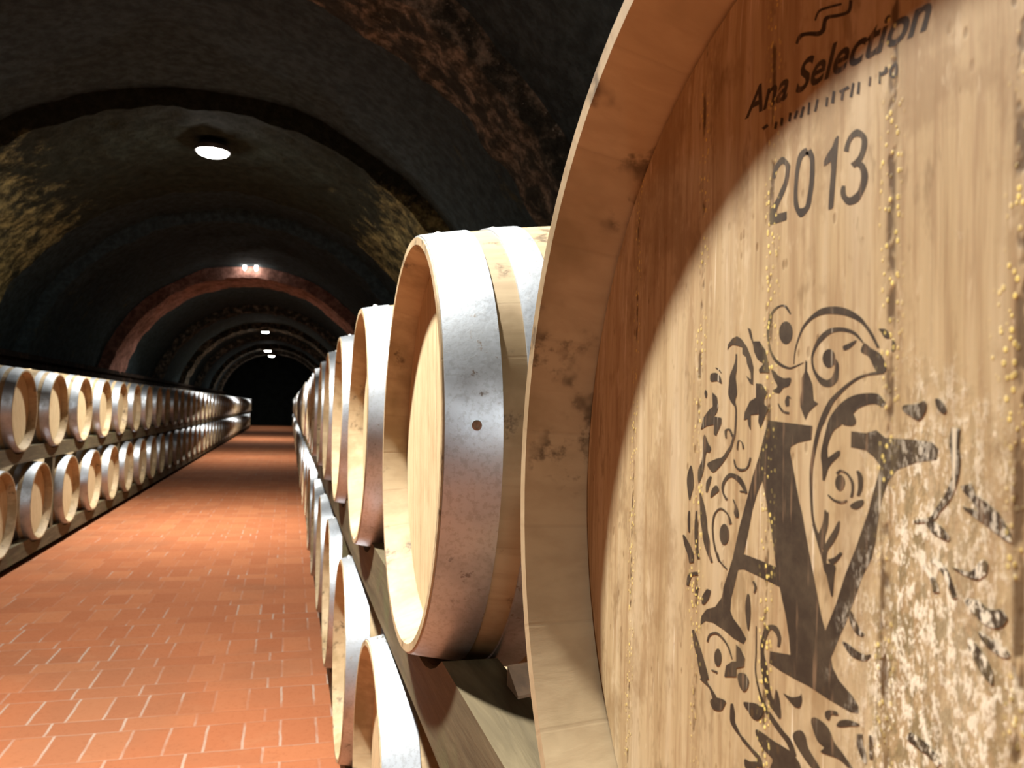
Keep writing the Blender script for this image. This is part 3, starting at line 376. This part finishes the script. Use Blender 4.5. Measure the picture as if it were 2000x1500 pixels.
structure(boxes('trim_1', [(XL-.40, XL+.05, Y0, Y1, ZL-.07, ZL)], M['wall']))
structure(boxes('trim_2', [(XR-.05, XR+.40, Y0, Y1, ZL-.07, ZL)], M['wall']))
def rib(idx, ya, yb, mat, rin=None, rough=.035):
    rin = rin or (2.60 if mat is M['ribred'] else RI)
    nA, nW = 120, max(3, int((yb-ya)/.09)); V, F = [], []
    a0 = math.asin((ZL-CZ)/rin)-.02
    prof = [(RV+.10, ya)]+[(rin+(RV+.1-rin)*k/3, ya) for k in (2, 1)]+[(rin, ya+(yb-ya)*k/nW) for k in range(nW+1)]+[(rin+(RV+.1-rin)*k/3, yb) for k in (1, 2)]+[(RV+.10, yb)]
    n = len(prof)
    for i in range(nA+1):
        a = a0+(PI-2*a0)*i/nA
        for r, y in prof:
            q = Vector((y*5, a*13, idx*3.1))
            d = noise.noise(q)*rough+noise.noise(q*3)*rough*.5
            V.append((CX+(r+d)*math.cos(a), y+noise.noise(q+Vector((9, 0, 0)))*rough*.8, CZ+(r+d)*math.sin(a)))
    for i in range(nA):
        for k in range(n-1):
            F.append((i*n+k, (i+1)*n+k, (i+1)*n+k+1, i*n+k+1))
    o = mesh_obj('trim_%d' % (idx+3), V, F, mat, None, True, .7)
    return structure(o)
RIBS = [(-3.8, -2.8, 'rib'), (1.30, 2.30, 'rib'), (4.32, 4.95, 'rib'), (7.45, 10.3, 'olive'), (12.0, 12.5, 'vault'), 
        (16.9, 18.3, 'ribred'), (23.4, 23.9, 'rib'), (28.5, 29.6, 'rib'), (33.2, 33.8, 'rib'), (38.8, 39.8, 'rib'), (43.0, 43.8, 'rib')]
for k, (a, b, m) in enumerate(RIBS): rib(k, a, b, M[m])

M['glass'] = mat_lamp(GLASS); M['bulb'] = mat_lamp(60.0)
# ------------------------------------------------------------------ lamps (round bulkhead lamps under the ribs)
def dome(name, r, h, mat, parent, z):
    V, F = [], []; ns, nr = 24, 6
    for k in range(nr):
        t = PI/2*k/nr
        for i in range(ns):
            a = 2*PI*i/ns; V.append((r*math.cos(t)*math.cos(a), r*math.cos(t)*math.sin(a), z-h*math.sin(t)))
    V.append((0, 0, z-h))
    for k in range(nr-1):
        for i in range(ns):
            j = (i+1) % ns; F.append((k*ns+i, k*ns+j, (k+1)*ns+j, (k+1)*ns+i))
    for i in range(ns): F.append(((nr-1)*ns+i, (nr-1)*ns+(i+1) % ns, nr*ns))
    return mesh_obj(name, V, F, mat, parent, True)
def ring(r, z, ns=24): return [(r*math.cos(2*PI*i/ns), r*math.sin(2*PI*i/ns), z) for i in range(ns)]
def lathe_z(name, prof, mat, parent, ns=24):
    V = []; F = []
    for r, z in prof: V += ring(r, z, ns)
    for k in range(len(prof)-1):
        for i in range(ns):
            j = (i+1) % ns; F.append((k*ns+i, k*ns+j, (k+1)*ns+j, (k+1)*ns+i))
    F.append(tuple(range(ns))[::-1]); F.append(tuple((len(prof)-1)*ns+i for i in range(ns)))
    return mesh_obj(name, V, F, mat, parent, True, .7)
def lamp(x, y, z, st, label, size=1.0, top=2.52):
    t = empty('ceiling_lamp', (x, y, z)); tag(t, label, 'lamp')
    lathe_z('lamp_base', [(.112*size, -.012), (.12*size, -.014), (.124*size, .03), (.10*size, .065), (.05*size, .07), (.05*size, top-z)], M['metal'], t)
    dome('lamp_glass', .108*size, .034*size, M['glass'], t, -.0125)
    ld = bpy.data.lights.new('lamp_light', 'AREA'); ld.shape = 'DISK'; ld.size = .16; ld.energy = st; ld.color = LAMP_COL; ld.spread = math.radians(125)
    lo = bpy.data.objects.new('lamp_light', ld); COL.objects.link(lo); lo.parent = t; lo.location = (0, 0, -.055*size)
lamp(-.70, 1.74, 2.43, LAMP, 'round white ceiling lamp on the brick rib just above the camera')
lamp(-.80, 8.32, 2.44, LAMP*.78, 'largest and brightest round lamp glowing under the dark vault', 1.35)
lamp(-.88, 28.9, 2.45, LAMP*.5, 'small round lamp below the greenish far arch, above the lowest pair', 1.1)
lamp(-1.05, 39.2, 2.45, LAMP*.07, 'small round far lamp, upper one of the two touching lamps', 1.35)
lamp(-.97, 43.3, 2.45, LAMP*.07, 'small round far lamp, lower one of the two touching lamps', 1.35)
lamp(-.75, -3.3, 2.43, LAMP*.75, 'round ceiling lamp in the vault stretch behind the camera')
lamp(-.80, 18.9, 2.66, LAMP*.5, 'ceiling lamp hidden beyond the reddish brick arch', 1.0, 2.78)
def small_lamp(x, y, z, label, st):
    t = empty('wall_lamp', (x, y, z)); tag(t, label, 'lamp', None)
    V = []; F = []; ns = 12
    pr = [(.0, -.075), (.018, -.065), (.026, -.03), (.026, .03), (.018, .055), (.012, .06)]
    lathe_z('bulb', [(max(r, .004), q) for r, q in pr], M['bulb'], t, 12)
    lathe_z('lamp_socket', [(.018, .06), (.022, .065), (.022, .10), (.012, .11)], M['metal'], t, 12)
    boxes('bracket', [(-.008, .008, -.01, .10, .085, .105)], M['metal'], t)
small_lamp(-.94, 16.77, 2.69, 'left one of two little glass lamps on the reddish brick arch', LAMP*.5)
small_lamp(-.725, 16.77, 2.69, 'right one of two little glass lamps on the reddish brick arch', LAMP*.5)

# ------------------------------------------------------------------ barrels
RB, RE, LEN = .333, .285, .95
def bulge(x): return (RB-RE)*(1-((x-LEN/2)/(LEN/2))**2)
def rout(x): return RE-.0025+bulge(x)
def make_barrel(full=True):
    root = empty('wine_barrel', (0, 0, 0))
    T = .027
    xs = [0, .03, .07, .13, .2, .28, .37, .475]; xs = xs+[LEN-x for x in xs[-2::-1]]
    prof = [(x, rout(x)) for x in xs]
    # chime bevel, croze and inside
    back = [(LEN, RE-.0125), (LEN-.036, RE-T), (LEN-.05, RE-T-.003), (LEN-.05, RE-T-.01), (.06, RE-T-.01), (.06, RE-T-.003), (.036, RE-T), (0, RE-.0125)]
    prof = prof+back
    s = revolve('staves', prof, 78, M['stave'], root)
    def head(x, d, mat):
        V = [(x, 0, 0)]; F = []; n = 64
        for rr, xx in ((.12, x), (.235, x), (RE-T-.0045, x+d*.0012)):
            for i in range(n): V.append((xx, rr*math.sin(2*PI*i/n), rr*math.cos(2*PI*i/n)))
        for i in range(n):
            j = (i+1) % n; F.append((0, 1+i, 1+j))
            for k in range(2): F.append((1+k*n+i, 1+(k+1)*n+i, 1+(k+1)*n+j, 1+k*n+j))
        # back side so that the boards have thickness
        b = len(V)
        for i in range(n): V.append((x+d*.010, (RE-T-.0038)*math.sin(2*PI*i/n), (RE-T-.0038)*math.cos(2*PI*i/n)))
        for i in range(n):
            j = (i+1) % n; F.append((1+2*n+i, b+i, b+j, 1+2*n+j))
        F.append(tuple(b+i for i in range(n)))
        return mesh_obj('barrel_head', V, F, mat, root, True, .5)
    head(.038 if full else .048, 1, M['head'])
    def hoop(name, x0, x1):
        n = 4; t = .0025
        o1 = [(x0+(x1-x0)*k/n, RE+bulge(x0+(x1-x0)*k/n)) for k in range(n+1)]
        i1 = [(x, r-t-.001) for x, r in o1[::-1]]
        o1[0] = (o1[0][0]+.0004, o1[0][1]-.0003)
        h = revolve(name, o1+i1, 96, M['hoop'], root)
        if full:
            for k, a in enumerate((.03, -.10)):
                xm = (x0+x1)/2-(.008 if k else -.004); r = RE+bulge(xm)
                V, F = [], []
                for q, (rr, hh) in enumerate(((.0075, -.001), (.0062, .0028), (.003, .0046))):
                    for i in range(10): V.append((xm+rr*math.cos(i*PI/5), rr*math.sin(i*PI/5), r+hh))
                for q in range(2):
                    for i in range(10): F.append((q*10+i, q*10+(i+1) % 10, q*10+10+(i+1) % 10, q*10+10+i))
                F.append(tuple(20+i for i in range(10)))
                rv = mesh_obj('rivet', V, F, M['rivet'], h, True)
                rv.rotation_euler = (a, 0, 0)
        return h
    hoop('head_hoop', .002, .064); hoop('quarter_hoop', .093, .133); hoop('bilge_hoop', .275, .315)
    if full:
        head(LEN-.038, -1, M['head'])
        hoop('bilge_hoop', LEN-.315, LEN-.275); hoop('quarter_hoop', LEN-.133, LEN-.093); hoop('head_hoop', LEN-.064, LEN-.002)
    V, F = [], []
    for rr, hh in ((.027, -.012), (.027, .010), (.023, .014)):
        for i in range(16): V.append((LEN/2+rr*math.cos(i*PI/8), rr*math.sin(i*PI/8), RB+hh))
    for q in range(2):
        for i in range(16): F.append((q*16+i, q*16+(i+1) % 16, q*16+16+(i+1) % 16, q*16+16+i))
    F.append(tuple(32+i for i in range(16)))
    mesh_obj('bung', V, F, M['bung'], root, True, .6)
    for c in root.children: c.location = (0, 0, RB)
    return root
def copy_tree(o, parent=None):
    c = o.copy(); COL.objects.link(c); c.parent = parent
    for ch in o.children: copy_tree(ch, c)
    return c
ORD = 'first second third fourth fifth sixth seventh eighth ninth tenth eleventh twelfth thirteenth fourteenth fifteenth sixteenth'.split()
used = {}
def place(kind, loc, rz, label, group, hr):
    full = kind == 'full'
    if kind not in used:
        bpy.context.view_layer.update(); used[kind] = make_barrel(full); bpy.context.view_layer.update()
        root = used[kind]
    else: root = copy_tree(used[kind])
    root.location = loc; root.rotation_euler = (0, 0, rz)
    tag(root, label, 'barrel', group)
    for c in root.children:
        if c.name.startswith('barrel_head'): c.rotation_euler = (hr, 0, 0)
        if c.name.startswith(('head_hoop', 'quarter_hoop')): c.rotation_euler = (random.uniform(-.25, .25) if hr != 0 and not full else 0, 0, 0)
    return root
XRt, XLt = .159, -1.775
SR, SL = .8725, .8627
rows = dict(ur=(XRt, .269, SR, -.047, 47, 0), lr=(XRt+.003, 1.583, SR, -.741, 45, 0), ul=(XLt, 6.36, SL, -.0925, 41, PI), ll=(XLt+.003, 5.981, SL, -.7725, 41, PI))
names = dict(ur='upper row on the right', lr='lower row on the right', ul='upper row on the left', ll='lower row on the left')
spec = {('ur', 0): 'huge nearest oak barrel with 2013 and a crest on its head',
        ('ur', 1): 'oak barrel with broad shiny hoops directly behind the huge nearest one',
        ('lr', 0): 'lower barrel at the bottom edge with a white scratched hoop, under the rack beam'}
barrels = {}
for key, (x, y, s, z, cnt, rz) in rows.items():
    for i in range(cnt):
        full = key == 'ur' and i < 5 or key == 'lr' and i < 4
        if (key, i) in spec: lab = spec[key, i]
        elif i < (14 if key[1] == 'l' else 9):
            lab = '%s oak barrel from the camera in the %s' % (ORD[i], names[key])
        else: lab = 'tiny far oak barrel in the dim end stretch of the %s' % names[key]
        jx = 0 if full or i < 6 and key in ('ul', 'll') else random.uniform(-.008, .008)
        b = place('full' if full else 'far', (x+jx, y+s*i, z-RB), rz, lab, 'barrels in the '+names[key], .06 if (key, i) == ('ur', 0) else random.uniform(-.5, .5))
        barrels[key, i] = b

# nearest barrel: printed head
b1 = barrels['ur', 0]
h1 = min((c for c in b1.children if c.name.startswith('barrel_head')), key=lambda c: sum(v.co.x for v in c.data.vertices))
h1.data = h1.data.copy(); h1.data.materials[0] = M['head1']; h1.rotation_euler = (0, 0, 0)
XI = .038-.00006
def cat(p, n=5):
    out = []
    for i in range(len(p)-1):
        a, b, c, d = p[max(0, i-1)], p[i], p[i+1], p[min(len(p)-1, i+2)]
        for k in range(n):
            t = k/n; out.append([.5*(2*b[j]+(c[j]-a[j])*t+(2*a[j]-5*b[j]+4*c[j]-d[j])*t*t+(3*b[j]-a[j]-3*c[j]+d[j])*t**3) for j in range(len(b))])
    out.append(list(p[-1])); return out
def art(name, shapes, label):
    V, F = [], []; dx = 0
    for kind, p in shapes:
        dx -= .0000015
        k = len(V)
        if kind == 's':
            q = cat(p)
            for l0, l1, r0, r1 in q:
                V.append((XI+dx, l0/1000, l1/1000)); V.append((XI+dx, r0/1000, r1/1000))
            for i in range(len(q)-1): F.append((k+2*i, k+2*i+1, k+2*i+3, k+2*i+2))
        else:
            if kind == 'c':
                m = len(p); pp = []
                for i in range(m):
                    pp += cat([p[(i-1) % m], p[i], p[(i+1) % m], p[(i+2) % m]], 4)[4:8]
                p = pp
            pts = [Vector((a/1000, b/1000, 0)) for a, b in p]
            V += [(XI+dx, v.x, v.y) for v in pts]
            for t in tessellate_polygon([pts]): F.append(tuple(k+i for i in t))
    o = mesh_obj(name, V, F, M['ink'], h1); o['label'] = label
    # face the aisle
    bm = bmesh.new(); bm.from_mesh(o.data)
    for f in bm.faces:
        f.normal_update()
        if f.normal.x > 0: f.normal_flip()
    bm.to_mesh(o.data); bm.free()
    return o
art('year_print', ART['year'], 'year 2013 printed in dark ink')
art('crest_print', ART['mono'], 'large dark interlaced letters A and V')
art('scroll_print', ART['scroll'], 'dark leafy scrollwork around the letters')
art('symbol_print', ART['brand'][:2], 'faded curly symbol above the lettering')
art('small_print', ART['brand'][2:], 'faded row of small illegible letters')
def text(s, p0, p1, size, name, label):
    c = bpy.data.curves.new('text', 'FONT'); c.body = s; c.size = size; c.shear = .3; c.offset = .0004; c.resolution_u = 4
    o = bpy.data.objects.new('text', c); COL.objects.link(o)
    bpy.context.view_layer.update()
    me = bpy.data.meshes.new_from_object(o.evaluated_get(bpy.context.evaluated_depsgraph_get()))
    bpy.data.objects.remove(o)
    xs = [v.co.x for v in me.vertices]; w = max(xs)-min(xs)
    d = Vector(((p1[0]-p0[0])/1000, (p1[1]-p0[1])/1000)); L = d.length; d.normalize(); up = Vector((-d.y, d.x)) if d.x > 0 else Vector((d.y, -d.x))
    for v in me.vertices:
        a = (v.co.x-min(xs))*L/w; b = v.co.y
        q = Vector((p0[0]/1000, p0[1]/1000))+d*a+up*b
        v.co = (XI, q.x, q.y)
    me.materials.clear(); me.materials.append(M['ink'])
    for p in me.polygons: p.use_smooth = False
    t = bpy.data.objects.new(name, me); COL.objects.link(t); t.parent = h1; t['label'] = label
    bm = bmesh.new(); bm.from_mesh(me)
    for f in bm.faces:
        f.normal_update()
        if f.normal.x > 0: f.normal_flip()
    bm.to_mesh(me); bm.free()
text('Ana Selection', (58.6, 183.1), (-53.3, 175.0), .0175, 'name_print', 'italic lettering reading Ana Selection')

# rusty bolt on the second barrel's broad hoop
b2 = barrels['ur', 1]
hh = [c for c in b2.children if c.name.startswith('head_hoop')]
hh = min(hh, key=lambda c: min(v.co.x for v in c.data.vertices))
V, F = [], []
for rr, h_ in ((.0058, .0), (.0048, .0018), (.003, .0018), (.0025, .0008)):
    for i in range(14): V.append((.036+rr*math.cos(i*PI/7), rr*math.sin(i*PI/7), RE+bulge(.036)+h_))
for q in range(3):
    for i in range(14): F.append((q*14+i, q*14+(i+1) % 14, q*14+14+(i+1) % 14, q*14+14+i))
F.append(tuple(42+i for i in range(14)))
o = mesh_obj('bolt', V, F, M['rust'], hh, True); o.rotation_euler = (BOLT_A, 0, 0); o['label'] = 'rusty bolt head'

# ------------------------------------------------------------------ racks
def beam(name, xa, xb, ya, yb, zt, zb, row, parent, rr):
    x, y, s, z, cnt, rz = row
    pts = [(ya, zb), (ya, zt)]
    hw = math.sqrt(max(0, rr*rr-(zt-z)**2)) if abs(zt-z) < rr else 0
    for i in range(cnt):
        c = y+s*i
        if hw == 0 or c-hw < ya+.01 or c+hw > yb-.01: continue
        a = math.asin(hw/rr)
        for k in range(9):
            t = -a+2*a*k/8; pts.append((c+rr*math.sin(t), z-rr*math.cos(t)))
    pts += [(yb, zt), (yb, zb)]
    # build as strips between the bottom line and the notched top line
    top = pts[1:-1]; V, F = [], []
    for q, w in top:
        for xx in (xa, xb): V += [(xx, q, zb), (xx, q, w)]
    n = len(top)
    for i in range(n-1):
        a, b = 4*i, 4*i+4
        F += [(a, a+1, b+1, b), (a+2, b+2, b+3, a+3), (a+1, a+3, b+3, b+1), (a, b, b+2, a+2)]
    F += [(0, 2, 3, 1), (4*n-4, 4*n-3, 4*n-1, 4*n-2)]
    o = mesh_obj(name, V, F, M['beam'], parent)
    return o
def rack(side, x0, sg, up, lo, ztu, ztl, ya, yb, label):
    t = empty('barrel_rack', (x0, ya, FZ)); tag(t, label, 'rack')
    objs = []
    def rx(a, b): return (x0+sg*a, x0+sg*b) if sg > 0 else (x0-b, x0-a)
    thu = .125 if sg > 0 else .112
    for nm, (row, zt, th) in dict(upper=(up, ztu, thu), lower=(lo, ztl, .12)).items():
        for (a, b), rr in (((.03, .10), 0), ((.85, .92), 0)):
            xa, xb = rx(a, b)
            objs.append(beam('beam', xa, xb, ya, yb, zt, zt-th, row, t, RE+bulge(.10)+.0025))
    # posts stand between the lower barrels
    y, s = lo[1], lo[2]; k = 0
    while y+s*(k+.5) < yb-.2:
        yc = y+s*(k+.5)
        if yc > ya+.1 and k % 3 == 1:
            for a in (.035, .86):
                xa, xb = rx(a, a+.06)
                objs.append(boxes('post', [(xa, xb, yc-.035, yc+.035, ztl, ztu-thu)], M['beam']))
        k += 1
    # low sleepers, coloured dark for the shade in the gap under the rack
    for a in (.085, .82):
        xa, xb = rx(a, a+.05)
        objs.append(boxes('sleeper', [(xa, xb, ya, yb, FZ, ztl-.12)], M['foot']))
    bpy.context.view_layer.update()
    inv = Matrix.Translation((-x0, -ya, -FZ))
    for o in objs:
        o.parent = t; o.matrix_parent_inverse = inv
rack('right', XRt, 1, rows['ur'], rows['lr'], -.308, -1.005, -.45, 41.2, 'long timber rack cradling two rows of barrels right of the aisle')
rack('left', XLt, -1, rows['ul'], rows['ll'], -.352, -1.035, 3.6, 41.2, 'long timber rack cradling two rows of barrels left of the aisle')
# wedge between the first two barrels, its lit look put into the pale colour
V = [(.0, 0, 0), (.035, .012, 0), (.040, .05, 0), (0, .045, 0), (0, 0, .003), (.035, .012, .004), (.040, .05, .024), (0, .045, .022)]
F = [(0, 3, 2, 1), (0, 1, 5, 4), (1, 2, 6, 5), (2, 3, 7, 6), (3, 0, 4, 7), (4, 5, 6, 7)]
w = mesh_obj('wood_wedge', V, F, M['pale']); w.location = (.245, .84, -.308)
tag(w, 'small wooden wedge coloured as if lit on the rack beam between the two nearest barrels', 'wedge')
